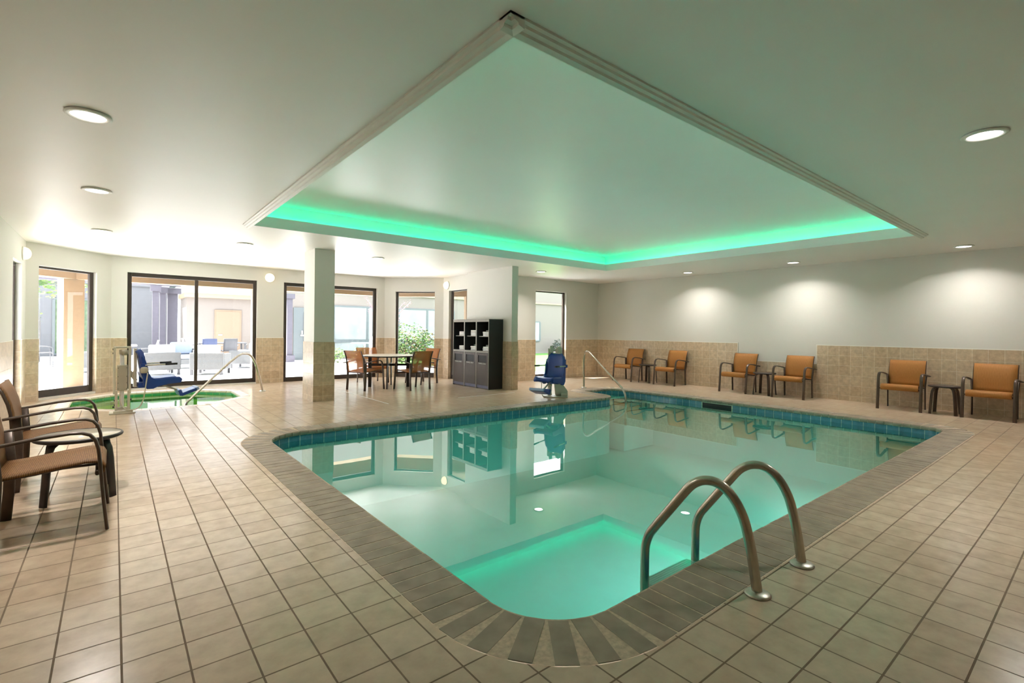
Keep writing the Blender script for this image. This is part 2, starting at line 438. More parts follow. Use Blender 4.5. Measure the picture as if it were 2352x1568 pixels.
# stepped moulding along the two near sides of the tray
mb = MB(); prof = [(0, 0), (.085, 0), (.085, -.012), (.068, -.018), (.062, -.03), (.04, -.036), (.034, -.048), (.006, -.055), (0, -.055)]
mb.prism(prof, TY0-.085, TY1, lambda a, b, w: (TX0-a, w, CEIL+b))
mb.prism(prof, TX0-.085, TX1, lambda a, b, w: (w, TY0-a, CEIL+b))
struct(mb.build('trim_3', 'trimwhite'))
mb = MB(); ring(mb, .085, .097, 2.901, 2.94, 1)
a_, b_ = rect(.098), rect(.098); mb.add([(p[0], p[1], z) for z in (2.905, 2.938) for p in a_], [(0, 1, 5, 4), (1, 2, 6, 5), (2, 3, 7, 6), (3, 0, 4, 7)], 0)
led = mb.build('led_strip', ['led', 'trimwhite'])
tag(led, 'glowing green LED strip running round inside the tray ceiling cove', 'light')
# ------------------------------------------------------------------ walls
class Wall:
    def __init__(s, P, Q, inn):
        s.P = Vector(P); s.Q = Vector(Q); s.e = (s.Q-s.P).normalized(); s.L = (s.Q-s.P).length; s.i = Vector(inn).normalized()
    def T(s, a, b, z): q = s.P+s.e*a+s.i*b; return (q.x, q.y, z)
TRIM = [3]
def wall(name, P, Q, inn, holes=(), h=CEIL, th=.15, wains=1.1, notch=None, mat='paint', ext='peach', cap=False):
    W = Wall(P, Q, inn); ss = sorted({0, W.L, *[v for k in holes for v in k[:2]]}); zs = sorted({0, h, *[v for k in holes for v in k[2:]]})
    inh = lambda s, z: any(k[0] < s < k[1] and k[2] < z < k[3] for k in holes)
    mb = MB()
    for a, b in zip(ss, ss[1:]):
        for c, d in zip(zs, zs[1:]):
            if inh((a+b)/2, (c+d)/2): continue
            mb.add([W.T(a, 0, c), W.T(b, 0, c), W.T(b, 0, d), W.T(a, 0, d)], [(0, 1, 2, 3)], 0)
            mb.add([W.T(a, -th, c), W.T(b, -th, c), W.T(b, -th, d), W.T(a, -th, d)], [(0, 1, 2, 3)], 1)
    for a, b, c, d in holes:
        p = [(a, c), (b, c), (b, d), (a, d)]
        for i in range(4):
            (s0, z0), (s1, z1) = p[i], p[(i+1) % 4]
            if i == 0 and c <= 0.001: continue
            mb.add([W.T(s0, 0, z0), W.T(s1, 0, z1), W.T(s1, -th, z1), W.T(s0, -th, z0)], [(0, 1, 2, 3)], 0)
    for s0 in (0, W.L): mb.add([W.T(s0, 0, 0), W.T(s0, 0, h), W.T(s0, -th, h), W.T(s0, -th, 0)], [(0, 1, 2, 3)], 0)
    mb.add([W.T(0, 0, h), W.T(W.L, 0, h), W.T(W.L, -th, h), W.T(0, -th, h)], [(0, 1, 2, 3)], 0)
    struct(mb.build(name, [mat, ext], recalc=False))
    if wains:
        mb = MB(); segs = [(0, W.L, wains)]
        if notch: segs = [(0, notch[0], wains), (notch[0], notch[1], notch[2]), (notch[1], W.L, wains)]
        for k in holes:
            ns = []
            for a, b, t in segs:
                if k[1] <= a or k[0] >= b or k[2] > .5: ns.append((a, b, t)); continue
                if k[0] > a: ns.append((a, k[0], t))
                if k[1] < b: ns.append((k[1], b, t))
            segs = ns
        for a, b, t in segs:
            mb.box(a, b, 0.0005, .010, 0, t, 0, W.T); mb.box(a, b, .0005, .0105, t, t+.012, 1, W.T)
            if notch and t == wains:
                e0, e1 = (b-.012, b) if abs(b-notch[0]) < .01 else ((a, a+.012) if abs(a-notch[1]) < .01 else (0, 0))
                if e1 > e0: mb.box(e0, e1, .010, .0108, notch[2], t, 1, W.T)
        for k in holes:   # tiled reveals
            if k[2] <= .1:
                for s0, s1 in ((k[0]-.0005, k[0]+.006), (k[1]-.006, k[1]+.0005)): mb.box(s0, s1, -.085, .010, 0, wains, 0, W.T)
        TRIM[0] += 1; struct(mb.build('trim_%d' % TRIM[0], ['walltile', 'trimwhite']))
    return W
WN = [0]
def window(W, a, b, z0, z1, mull=(), fw=.055, bot=.11, dep=-.075, sub=True, top=.07, name=None, left=None):
    """dark aluminium frame with panes, set back into the wall"""
    WN[0] += 1; mb = MB(); d0, d1 = dep-.055, dep
    lw = fw if left is None else left
    mb.box(a, a+lw, d0, d1, z0, z1, 0, W.T); mb.box(b-fw, b, d0, d1, z0, z1, 0, W.T)
    mb.box(a+lw, b-fw, d0, d1, z0, z0+bot, 0, W.T); mb.box(a+lw, b-fw, d0, d1, z1-top, z1, 0, W.T)
    for m in mull: mb.box(m-.034, m+.034, d0, d1+.004, z0+bot, z1-top, 0, W.T)
    o = struct(mb.build(name or 'window_%d' % WN[0], 'bronze', bevel=.006))
    edges = [a+lw]+[v for m in mull for v in (m-.034, m+.034)]+[b-fw]
    for i in range(0, len(edges), 2):
        g = MB(); g.box(edges[i], edges[i+1], dep-.032, dep-.026, z0+bot, z1-top, 0, W.T); g.build('glass_pane', 'glass', o)
    return o
# right-hand long wall, back wall beyond the pool, bay walls
W = wall('wall_right', (11.5, -1.6), (11.5, 10.05), (-1, 0), notch=(5.62, 7.29, .705))
Wb = wall('wall_back', (7.15, 10.05), (11.5, 10.05), (0, -1), [(1.80, 2.98, .03, 2.45)])
window(Wb, 1.80, 2.98, .03, 2.45, left=.012, top=.035)
Wr = wall('wall_bay_right', (7.15, 10.05), (7.15, 11.9), (-1, 0), [(.50, 1.56, .0, 2.42)])
window(Wr, .50, 1.56, .0, 2.42, fw=.06, top=.03, left=.02)
Wc = wall('wall_bay_right_angle', (5.95, 13.1), (7.15, 11.9), (-1, -1), [(.31, 1.45, .0, 2.41)])
window(Wc, .31, 1.45, .0, 2.41, fw=.02, bot=.13, top=.03, left=.06)
Wd = wall('wall_bay', (-.05, 13.1), (5.95, 13.1), (0, -1), [(.26, 2.73, .03, 2.485), (3.33, 5.78, .0, 2.485)])
window(Wd, .26, 2.73, .03, 2.485, mull=(1.497,), fw=.075, bot=.10, top=.085)
window(Wd, 3.33, 5.78, .0, 2.485, fw=.085, bot=.11, top=.085)
We = wall('wall_bay_left_angle', (-1.2, 11.95), (-.05, 13.1), (1, -1), [(.215, 1.31, .04, 2.41)])
window(We, .215, 1.31, .04, 2.41, fw=.075, bot=.13, left=.015, top=.04)
Wl = wall('wall_left', (-1.2, -1.6), (-1.2, 11.95), (1, 0), [(12.17, 13.09, .0, 2.37)])
window(Wl, 12.17, 13.09, .0, 2.37, fw=.07, bot=.1, top=.06, name='door_1')
wall('wall_front', (-1.2, -1.6), (11.5, -1.6), (0, 1), mat='darkpaint')
# wall fin behind the towel cabinets
mb = MB(); mb.box(6.97, 7.149, 8.63, 10.45, 0, CEIL); struct(mb.build('wall_fin', 'paint'))
mb = MB()
for x0, x1, y0, y1 in ((6.96, 6.9695, 8.6296, 10.45), (6.96, 7.159, 8.62, 8.6295), (7.1495, 7.159, 8.6296, 10.03)): mb.box(x0, x1, y0, y1, 0, 1.09)
struct(mb.build('trim_21', 'walltile'))
CXa, CXb, CYa, CYb = 2.835, 3.20, 9.24, 9.86
mb = MB(); mb.box(CXa, CXb, CYa, CYb, 0, CEIL); struct(mb.build('wall_pillar', 'paint'))
mb = MB()
for x0, x1, y0, y1 in ((CXa-.01, CXa, CYa-.01, CYb+.01), (CXb, CXb+.01, CYa-.01, CYb+.01), (CXa, CXb, CYa-.01, CYa), (CXa, CXb, CYb, CYb+.01)): mb.box(x0, x1, y0, y1, 0, 1.09)
struct(mb.build('trim_22', 'walltile'))
# pale sealant joints let into the floor
mb = MB(); mb.prism([(0, 0), (.025, 0), (.025, .0012), (0, .0012)], 8.25, 10.55, lambda a, b, w: (3.83+a, w, b)); mb.box(5.3, 6.75, 8.22, 8.24, 0, .0012)
struct(mb.build('trim_23', 'trimwhite'))
# ------------------------------------------------------------------ lamps
def downlight_master(loc, label):
    o = thing('recessed_downlight', label, 'light', loc, 0, 'recessed ceiling downlights')
    MB().lathe([(.098, .0), (.128, -.002), (.132, -.010), (.124, -.016), (.100, -.018), (.097, -.010)], n=40).build('trim_ring', 'trimwhite', o)
    MB().lathe([(.0, -.011), (.097, -.011), (.099, -.006), (.0, -.004)], n=40).build('lens', 'lens', o)
    return o
DL = [((-.15, 4.51), 'round white ceiling downlight nearest the camera above the left chairs'),
      ((-.155, 6.93), 'round ceiling downlight second in the left row'),
      ((-.155, 9.77), 'round ceiling downlight above the spa lift, last in the left row'),
      ((1.76, 9.59), 'ceiling downlight above the floor between spa and tiled pillar'),
      ((4.19, 9.57), 'ceiling downlight near the dining table, right of the pillar'),
      ((4.91, .63), 'round ceiling downlight at the upper right, nearest to the ladder'),
      ((10.80, 1.62), 'ceiling downlight over the pair of chairs at the right edge'),
      ((10.80, 4.22), 'ceiling downlight over the middle pair of wall chairs'),
      ((10.80, 6.6), 'ceiling downlight over the farther pair of wall chairs'),
      ((8.13, 8.94), 'faint ceiling downlight right of the wall fin, above the far pool lift')]
m0 = None
for (x, y), lab in DL:
    m0 = downlight_master((x, y, CEIL), lab) if m0 is None else m0
    if m0.location.xy != Vector((x, y)) and lab != m0['label']: dup(m0, (x, y, CEIL), 0, lab)
def lamp(kind, name, loc, power, size=.2, color=(1, 1, 1), rot=(0, 0, 0), spread=None, sizey=None):
    l = bpy.data.lights.new(name, kind); l.energy = power; l.color = color
    if kind == 'AREA':
        l.shape = 'RECTANGLE' if sizey else 'DISK'; l.size = size
        if sizey: l.size_y = sizey
        if spread: l.spread = math.radians(spread)
    o = bpy.data.objects.new(name, l); COL.objects.link(o); o.location = loc; o.rotation_euler = rot; return o
for (x, y), lab in DL+[((8.0, .63), '')]:  # last one is added out of view, without fixture, to brighten the right side
    PW = 9 if x > 10 else (9 if y < 3 else (1.2 if y > 9 else 13))
    lamp('AREA', 'downlight_and_fill_lamp', (x, y, CEIL-.03), PW, .18, (1, .94, .90), spread=138)
# wall sconces
def sconce(loc, d, label):
    o = thing('wall_sconce', label, 'light', loc, 0, 'opal wall sconces')
    ang = math.atan2(d[1], d[0]); o.rotation_euler = (0, 0, ang)
    MB().lathe([(.115, 0), (.115, .015), (.10, .02)], n=28, ax='x').build('backplate', 'trimwhite', o)
    MB().lathe([(.105, .02), (.102, .04), (.088, .07), (.06, .095), (.03, .106), (.0, .108)], n=28, ax='x').build('glass_bowl', 'opal', o)
    return o
sconce((-1.2, 11.56, 2.545), (1, 0), 'round glowing wall sconce above the dark doorway at the far left')
sconce((2.95, 13.1, 2.57), (0, -1), 'round glowing wall sconce between the two wide windows')
sconce((7.15, 11.70, 2.57), (-1, 0), 'round glowing wall sconce left of the towel cabinets')
# ------------------------------------------------------------------ chairs
def make_chair(name, label, sl, loc=(0, 0, 0), rz=0, group=None):
    o = thing(name, label, 'chair', loc, rz, group)
    for s in (-1, 1):
        y = s*.305
        path = [(.275, y, 0), (.255, y, .2), (.238, y, .42), (.228, y, .53), (.212, y, .592), (.185, y, .628), (.145, y, .645), (.09, y, .648), (-.05, y, .636), (-.2, y*1.0, .613), (-.29, y*1.01, .600), (-.335, y*1.03, .594)]
        MB().sweep(path, .024, .0105, 12, (0, 1, 0), sq=.75).build('arm_and_front_leg', 'frame', o)
        y2 = s*.272
        MB().sweep([(-.265, y2, 0), (-.25, y2, .2), (-.245, y2, .4), (-.262, y2*1.05, .602)], .011, .030, 10, (0, 1, 0), sq=.7).build('rear_leg', 'frame', o)
    f = MB()
    for s in (-1, 1): f.sweep([(.235, s*.252, .424), (.05, s*.252, .422), (-.08, s*.252, .404), (-.25, s*.252, .391)], .010, .008, 10, (0, 1, 0), sq=.7)
    f.sweep([(.222, -.292, .372), (.222, .292, .372)], .016, .012, 10, (0, 0, 1)); f.sweep([(-.25, -.272, .385), (-.25, .272, .385)], .014, .012, 10, (0, 0, 1))
    for s in (-1, 1): f.cyl((.222, s*.25, .372), (.222, s*.262, .425), .010, 8)
    f.build('seat_frame', 'frame', o)
    MB().sheet([(.232, .352), (.252, .375), (.258, .405), (.245, .430), (.215, .443), (.16, .446), (.05, .434), (-.08, .416), (-.19, .404), (-.258, .402)], -.268, .268, .017).build('seat', sl, o)
    bp = [(-.262, .405), (-.272, .47), (-.276, .55), (-.282, .63), (-.298, .71), (-.325, .79), (-.36, .865)]
    MB().sheet(bp, -.262, .262, .010).build('backrest', sl, o)
    for s in (-1, 1): MB().sweep([(x-.012, s*.262, z-.004) for x, z in bp], .013, .011, 10, (0, 1, 0), sq=.8).build('back_rail', 'frame', o)
    return o
G1 = 'sling armchairs along the right wall'
RC = [(11.06, 8.55, 'orange sling armchair in the far corner, first of the row on the right wall'),
      (11.07, 7.236, 'orange sling armchair second from the far corner, right of the first side table'),
      (11.07, 5.465, 'orange sling armchair left of the middle side table under the low wainscot notch'),
      (11.07, 4.305, 'orange sling armchair right of the middle side table, before the low wainscot notch'),
      (11.04, 2.457, 'orange sling armchair left of the nearest side table on the right wall'),
      (11.04, 1.306, 'orange sling armchair cut by the right edge of the photo')]
ch = None
for x, y, lab in RC:
    ch = make_chair('sling_armchair', lab, 'sling', (x, y, 0), PI, G1) if ch is None else ch
    if ch['label'] != lab: dup(ch, (x, y, 0), PI+random.uniform(-.03, .03), lab)
dc = make_chair('dining_armchair', 'sheer orange armchair at the dining table, nearest the tiled pillar', 'slingsheer', (4.36, 10.58, 0), math.radians(21), 'sheer armchairs round the dining table')
dup(dc, (5.25, 10.03, 0), math.radians(101), 'sheer orange armchair with its back to the pool, right front of the dining table')
dup(dc, (5.06, 11.83, 0), math.radians(-88), 'orange armchair behind the dining table against the wide window')
dup(dc, (6.02, 11.02, 0), math.radians(190), 'orange armchair behind the dining table in front of the angled window with the bush')
lc = make_chair('lounge_armchair', 'brown woven sling armchair at the left edge, nearest the camera', 'slingbrown', (-.30, 4.50, 0), 0, 'brown armchairs at the left edge')
dup(lc, (-.345, 5.80, 0), .02, 'brown woven sling armchair at the left edge, behind the small round table')
# side tables
def side_table(loc, label, topmat, rz=0, group=None, r=.27):
    o = thing('side_table', label, 'table', loc, rz, group)
    MB().lathe([(r-.012, .452), (r, .458), (r+.004, .468), (r, .478), (r-.01, .482), (r-.014, .478), (r-.014, .458)], n=44).build('rim', 'darkleg', o)
    MB().lathe([(0, .458), (r-.013, .458), (r-.013, .479), (0, .479)], n=44).build('tabletop', topmat, o)
    for k in range(4):
        a = PI/4+k*PI/2; c, s = math.cos(a), math.sin(a)
        path = [(q*c, q*s, z) for q, z in ((r+.012, 0), (r, .15), (r-.012, .3), (r-.025, .38), (r-.045, .425), (r-.08, .447), (r-.13, .452), (.02, .452))]
        MB().sweep(path, .030, .010, 10, (-s, c, 0), sq=.7).build('leg', 'darkleg' if topmat == 'glasstop' else 'frame', o)
    return o
side_table((-.205, 5.16, 0), 'small round side table with pale glass top between the two brown armchairs', 'glasstop', .05)
GT = 'bronze side tables between wall chairs'
st = side_table((11.05, 7.90, 0), 'small dark side table between the two farthest wall armchairs', 'darktop', 0, GT, .225)
dup(st, (11.07, 4.885, 0), 0, 'small dark side table between the middle pair of wall armchairs')
dup(st, (11.0, 1.868, 0), 0, 'small dark side table between the two armchairs at the right edge')
# dining table
o = thing('dining_table', 'round dining table with pale top and bronze plank legs', 'table', (4.99, 10.70, 0), 0)
MB().lathe([(.61, .712), (.628, .716), (.632, .728), (.628, .738), (.615, .738), (.615, .716)], n=56).build('rim', 'darkleg', o)
MB().lathe([(0, .716), (.614, .716), (.614, .742), (.60, .745), (0, .745)], n=56).build('tabletop', 'tabletop', o)
for k in range(4):
    a = math.radians(51+8)+k*PI/2; c, s = math.cos(a), math.sin(a)
    p = MB(); T = lambda x, y, z, c=c, s=s: (x*c-y*s, x*s+y*c, z)
    p.box(.395, .475, -.014, .014, 0, .70, 0, T); p.box(.05, .46, -.014, .014, .69, .715, 0, T); p.box(.01, .41, -.012, .012, .49, .545, 0, T)
    p.build('leg', 'darkleg', o, bevel=.004)
# ------------------------------------------------------------------ towel cabinets
def text_mesh(s, size, mat, parent, mw, depth=.001, name='lettering'):
    cu = bpy.data.curves.new('t', 'FONT'); cu.body = s; cu.size = size; cu.align_x = 'CENTER'; cu.align_y = 'CENTER'; cu.extrude = depth
    ob = bpy.data.objects.new('t', cu); COL.objects.link(ob); bpy.context.view_layer.update()
    me = bpy.data.meshes.new_from_object(ob.evaluated_get(bpy.context.evaluated_depsgraph_get()))
    bpy.data.objects.remove(ob); bpy.data.curves.remove(cu)
    me.name = name; me.materials.clear(); me.materials.append(M[mat])
    me.transform(mw); me.update(); r = bpy.data.objects.new(name, me); COL.objects.link(r); r.parent = parent; return r
CW, CD, CH = .50, .40, 1.60
def cabinet(loc, label, g):
    """local: front at x=0, depth to +x, width along y"""
    o = thing('towel_cabinet', label, 'cabinet', loc, 0, g); y0, y1 = .002, CW-.002
    b = MB(); b.box(.0, CD, y0, y0+.022, 0, CH-.012); b.box(.0, CD, y1-.022, y1, 0, CH-.012); b.box(CD-.015, CD, y0+.022, y1-.022, 0, CH-.012)
    b.box(.02, CD-.015, y0+.022, y1-.022, .08, .10); b.box(.0, CD-.015, y0+.022, y1-.022, .838, .862)
    b.build('body', 'cabblack', o)
    e = MB(); e.box(-.004, 0, y0, y0+.018, .0, CH-.012); e.box(-.004, 0, y1-.018, y1, .0, CH-.012); e.box(-.006, 0, y0+.02, y1-.02, .822, .866); e.box(-.006, .02, y0+.018, y1-.018, CH-.065, CH-.012)
    e.build('face_edge', 'cabtrim', o)
    MB().box(-.012, CD+.004, y0-.001, y1+.001, CH-.012, CH).build('top_board', 'cabtrim', o)
    MB().box(.06, CD-.015, y0+.022, y1-.022, 1.19, 1.208).build('shelf', 'cabtrim', o)
    d = MB(); a, c = y0+.026, y1-.026
    d.box(-.004, .016, a, c, .085, .605, 0); d.box(-.004, .016, a, c, .765, .815, 0); d.box(-.004, .016, a, a+.055, .605, .765, 0); d.box(-.004, .016, c-.055, c, .605, .765, 0)
    dr = d.build('door', 'cabwood', o)
    MB().box(.010, .05, a+.05, c-.05, .60, .77).build('drop_opening_dark', 'black', dr)  # solid black block stands in for the shade inside the bin
    text_mesh('TOWELS ONLY', .044, 'white', dr, Matrix.Translation((-.0055, CW/2, .575)) @ Matrix.Rotation(-PI/2, 4, 'Z') @ Matrix.Rotation(PI/2, 4, 'X'))
    MB().box(.004, .02, y0+.022, y1-.022, .012, .078).build('kickplate', 'kick', o)
    return o
CBX = 6.565; cabs = []
for k, wd in enumerate(('rightmost', 'middle', 'leftmost')):
    cabs.append(cabinet((CBX, 8.935+k*CW, 0), 'dark wood towel cabinet, %s of the three, with open shelves over a drop bin' % wd, 'towel cabinets in a row'))
def towel_mesh():
    m = MB(); L, D, h = .155, .11, .030   # half sizes: along y, along x, thickness
    prof = []
    for i in range(9): th = PI/2+PI*i/8; prof.append((-D+.015+math.cos(th)*.015, math.sin(th)*.015))
    for i in range(9): th = -PI/2+PI*i/8; prof.append((D-.015+math.cos(th)*.015, math.sin(th)*.015))
    m.prism(prof, -L, L, lambda a, b, w: (a, w, b+.0155+.002*math.sin(w*22)), 0, True)
    m.prism([(x*.94, z*.35+.0015) for x, z in prof], -L-.003, L+.003, lambda a, b, w: (a, w, b+.0155), 0, True)
    return m
tm = None
cname = ('right', 'middle', 'left'); wname = {3: ('bottom', 'middle', 'top'), 4: ('bottom', 'second', 'third', 'top')}
for k in range(3):
    yc = 8.935+k*CW+CW/2
    for z, lev in ((1.2085, 'upper shelf'), (.8625, 'lower shelf')):
        stacks = [('front', .16, -.045, 3 if not (k == 1 and z > 1) else 4)]
        if k < 2: stacks.append(('back', .30, .10 if k == 0 else .09, 4))
        for nm, dx, dy, n in stacks:
            for i in range(n):
                lab = 'folded white towel, %s of the %s stack on the %s of the %s cabinet' % (wname[n][i], nm, lev, cname[k])
                loc = (CBX+dx+random.uniform(-.003, .003), yc+dy*(1 if nm == 'front' else 1)+random.uniform(-.006, .006), z+i*.0345)
                if nm == 'back': loc = (CBX+.315, yc+.06+random.uniform(-.004, .004), z+i*.0345)
                if tm is None:
                    tm = towel_mesh().build('towel', 'towel'); r = tm
                else: r = tm.copy(); COL.objects.link(r)
                r.location = loc; r.rotation_euler = (0, 0, random.uniform(-.02, .02)); tag(r, lab, 'towel', 'folded towels in the cabinets')
                if nm == 'back': r.scale = (.60, 1, 1)
                else: r.scale = (.74, .92, 1)
# ------------------------------------------------------------------ rails
def smooth(path, n=6):
    P = [Vector(p) for p in path]; out = []
    for i in range(len(P)-1):
        p0, p1, p2, p3 = P[max(i-1, 0)], P[i], P[i+1], P[min(i+2, len(P)-1)]
        for k in range(n):
            t = k/n; out.append(.5*((2*p1)+(p2-p0)*t+(2*p0-5*p1+4*p2-p3)*t*t+(3*p1-p0-3*p2+p3)*t**3))
    out.append(P[-1]); return out
def railpath(P, Q, sz, n=5):
    e = (Vector(Q)-Vector(P)).normalized(); return smooth([(P[0]+e.x*s, P[1]+e.y*s, z) for s, z in sz], n)
def flange(mb, p, r=.062): mb.lathe([(.0, .0005), (r, .0005), (r+.002, .005), (r-.006, .013), (r*.55, .019), (.027, .021), (.0, .021)], p, 28)
ld = thing('pool_ladder', 'stainless pool ladder at the near right edge with two looped handrails', 'ladder')
SZ1 = [(0, 0), (.013, .09), (.028, .19), (.05, .30), (.075, .385), (.115, .46), (.165, .512), (.215, .534), (.265, .532), (.305, .515), (.345, .482), (.40, .408), (.47, .31), (.54, .212), (.57, .165), (.589, .11), (.596, .05), (.597, -.1), (.597, -.5), (.597, -.95)]
for P, Q, wd in (((2.562, 1.154), (2.42, 1.709), 'l'), ((3.094, 1.145), (2.938, 1.718), 'r')):
    MB().sweep(railpath(P, Q, SZ1), .0255, n=18).build('handrail', 'steel', ld)
    f = MB(); flange(f, (P[0], P[1], 0)); f.build('flange', 'flange', ld)
e = (Vector((2.42, 1.709))-Vector((2.562, 1.154))).normalized(); A = Vector((2.562, 1.154))+e*.597; B = Vector((3.094, 1.145))+e*.597
dv = (B-A).normalized(); T = lambda s, t, z: (A.x+dv.x*s+e.x*t, A.y+dv.y*s+e.y*t, z); LL = (B-A).length
for z in (-.137, -.42, -.70):
    m = MB(); m.box(.024, LL-.024, -.045, .045, z-.02, z, 0, T)
    for q in range(5): m.box(.04, LL-.04, -.036+q*.017, -.028+q*.017, z, z+.002, 0, T)
    m.build('step_tread', 'white', ld, bevel=.006)
hr = thing('pool_handrail', 'steel grab rail sloping into the far corner of the pool', 'handrail')
P, Q = (8.711, 8.025), (8.3, 6.6)
MB().sweep(railpath(P, Q, [(0, 0), (-.01, .3), (-.02, .60), (-.01, .72), (.025, .81), (.09, .855), (.17, .865), (.27, .835), (.36, .785), (.7, .60), (1.1, .385), (1.45, .20), (1.56, .13), (1.63, .04), (1.66, -.06), (1.67, -.2), (1.67, -.6)]), .021, n=14).build('rail_tube', 'steel', hr)
f = MB(); flange(f, (P[0], P[1], 0)); f.build('flange', 'flange', hr)
hs = thing('spa_handrail', 'steel grab rail sloping down over the green spa', 'handrail')
P, Q = (2.46, 11.433), (1.05, 10.30)
MB().sweep(railpath(P, Q, [(0, 0), (.06, .18), (.12, .36), (.20, .56), (.27, .68), (.34, .76), (.42, .805), (.52, .818), (.62, .808), (.72, .77), (.9, .67), (1.15, .51), (1.4, .345), (1.65, .175), (1.80, .07), (1.87, .02), (1.90, -.05)]), .021, n=14).build('rail_tube', 'steel', hs)
f = MB(); flange(f, (P[0], P[1], 0)); f.build('flange', 'flange', hs)
# skimmer in the far right pool wall
sk = thing('pool_skimmer', 'dark skimmer opening with cream frame in the blue tiled pool wall', 'skimmer', (9.262, 5.0, 0))
m = MB(); m.box(-.006, .0, -.32, .32, -.068, -.052); m.box(-.006, 0, -.32, -.30, -.2, -.068); m.box(-.006, 0, .30, .32, -.2, -.068); m.box(-.006, 0, -.32, .32, -.215, -.2); m.build('frame', 'cream', sk)
MB().box(-.003, .0, -.30, .30, -.2, -.068).build('opening', 'black', sk)  # flat black panel stands in for the shaded inside of the skimmer
# pool lamp under water in the near wall
pl = thing('pool_lamp', 'round underwater lamp glowing in the near right pool wall', 'light', (4.3, 1.53, -.55))
MB().lathe([(.12, 0), (.12, .012), (.10, .016)], n=28, ax='y').build('lamp_ring', 'steel', pl)
MB().lathe([(.10, .008), (.08, .02), (0, .026)], n=28, ax='y').build('lens', 'poollens', pl)
for x_ in (4.3, 7.2): lamp('AREA', 'pool_lamp_and_fill_light', (x_, 1.57, -.55), 14, .18, (.9, 1, .99), rot=(PI/2-.15, 0, 0), spread=140)  # second one is added without a lamp body, to brighten the water
# ------------------------------------------------------------------ pool lifts
RZ = math.radians(51.03-90)     # local +x runs to the right of the photo, +y away from it
def lift_seat(root, x0, y0, zs, ang, scale=1.0, handset=False):
    """blue shell seat facing +x before turning; parts go under root"""
    ca, sa = math.cos(ang), math.sin(ang)
    def T(x, y, z): x *= scale; y *= scale; z *= scale; return (x0+x*ca-y*sa, y0+x*sa+y*ca, zs+z)
    prof = [(.47, -.015), (.465, .02), (.44, .045), (.38, .052), (.28, .045), (.18, .036), (.10, .036), (.045, .055), (.012, .10), (-.01, .18), (-.02, .28), (-.028, .38), (-.045, .46), (-.075, .505)]
    hw = [.17, .195, .205, .21, .21, .21, .21, .205, .20, .20, .20, .195, .17, .12]
    m = MB(); th = .052; L = len(prof); ny = 8
    P = [Vector((a, 0, b)) for a, b in prof]; vs = []; 
    for sgn in (0, 1):
        for i, p in enumerate(P):
            t = (P[min(i+1, L-1)]-P[max(i-1, 0)]).normalized(); nn = Vector((t.z, 0, -t.x))
            if nn.z < 0 and i < 6: nn = -nn
            for j in range(ny+1):
                yy = hw[i]*(2*j/ny-1); cur = .022*(abs(2*j/ny-1)**3)
                off = cur if sgn == 0 else -th
                d = Vector((-t.z, 0, t.x)); d = -d if d.z < 0 or (abs(d.z) < .5 and d.x < 0) else d
                q = p+d*off; vs.append(T(q.x, yy, q.z))
    mm = ny+1; O = L*mm; fs = []
    for i in range(L-1):
        for j in range(ny):
            a = i*mm+j; fs += [(a, a+1, a+mm+1, a+mm), (O+a, O+a+mm, O+a+mm+1, O+a+1)]
        for j in (0, ny): a = i*mm+j; fs.append((a, a+mm, O+a+mm, O+a))
    for i in (0, L-1):
        for j in range(ny): a = i*mm+j; fs.append((a, a+1, O+a+1, O+a))
    m.add(vs, fs, 0, True); sh = m.build('seat_shell', 'blue', root)
    for q in (-1, 1):
        sp_ = MB(); sp_.prism([(-.055, .40), (-.045, .28), (-.035, .10), (-.03, -.04), (.02, -.105), (.10, -.105), (.17, -.07), (.30, -.045), (.465, -.03), (.475, .0), (.455, .045), (.38, .058), (.22, .045), (.13, .045), (.075, .075), (.045, .14), (.028, .24), (.0, .34), (-.03, .40)], q*.205-.016, q*.205+.016, lambda a, b, w: T(a, w, b)); sp_.build('side_bolster', 'blue', root, bevel=.008)
    k = MB(); k.box(-.08, .12, -.13, .13, -.09, -.012, 0, T); k.build('seat_bracket', 'blue', root, bevel=.01)
    b = MB(); b.box(-.125, -.088, -.06, .06, -.08, .52, 0, T); b.build('back_plate', 'cream', root, bevel=.005)
    for s in (-1, 1):
        r = MB(); r.sweep([T(-.03, s*.225, .265), T(.36, s*.225, .275)], .011*scale, n=12); a = r.build('armrest', 'cream', root)
        g = MB(); g.sweep([T(.25, s*.225, .2725), T(.41, s*.225, .277)], .0165*scale, n=12); g.build('grip', 'black', a)
        h = MB(); h.box(-.07, -.01, s*.225-.02, s*.225+.02, .235, .295, 0, T); h.build('arm_hinge', 'blue', a, bevel=.006)
    r = MB(); r.sweep([T(.20, 0, -.045), T(.50, 0, -.19)], .016*scale, n=12); r.build('footrest_arm', 'cream', root)
    fr = MB()
    def FT(x, y, z): c2, s2 = math.cos(.35), math.sin(.35); return T(.50+x*c2-z*s2, y, -.20+x*s2+z*c2)
    fr.box(-.03, .20, -.16, .16, -.055, -.005, 0, FT); fr.box(-.05, .0, -.16, .16, -.045, .055, 0, FT); fo = fr.build('footrest', 'blue', root, bevel=.01)
    fc = MB(); fc.box(.2, .235, -.16, .16, -.05, .0, 0, FT); fc.build('footrest_end', 'bluelight', fo, bevel=.008)
    return T
sp = thing('spa_lift', 'cream accessibility lift with blue seat mounted beside the spa', 'pool lift', (.11, 9.72, 0), 0)
b = MB(); b.box(-.2, .2, -.14, .14, 0, .018); b.box(-.14, .16, -.13, -.05, .018, .045); b.build('base_plate', 'cream', sp, bevel=.005)
b = MB()
for x in (-.095, .095):
    b.box(x-.022, x+.022, -.045, .045, .02, .35)
b.box(-.1, .1, -.03, .03, .05, .09); b.build('lower_bracket', 'cream', sp, bevel=.004)
b = MB()
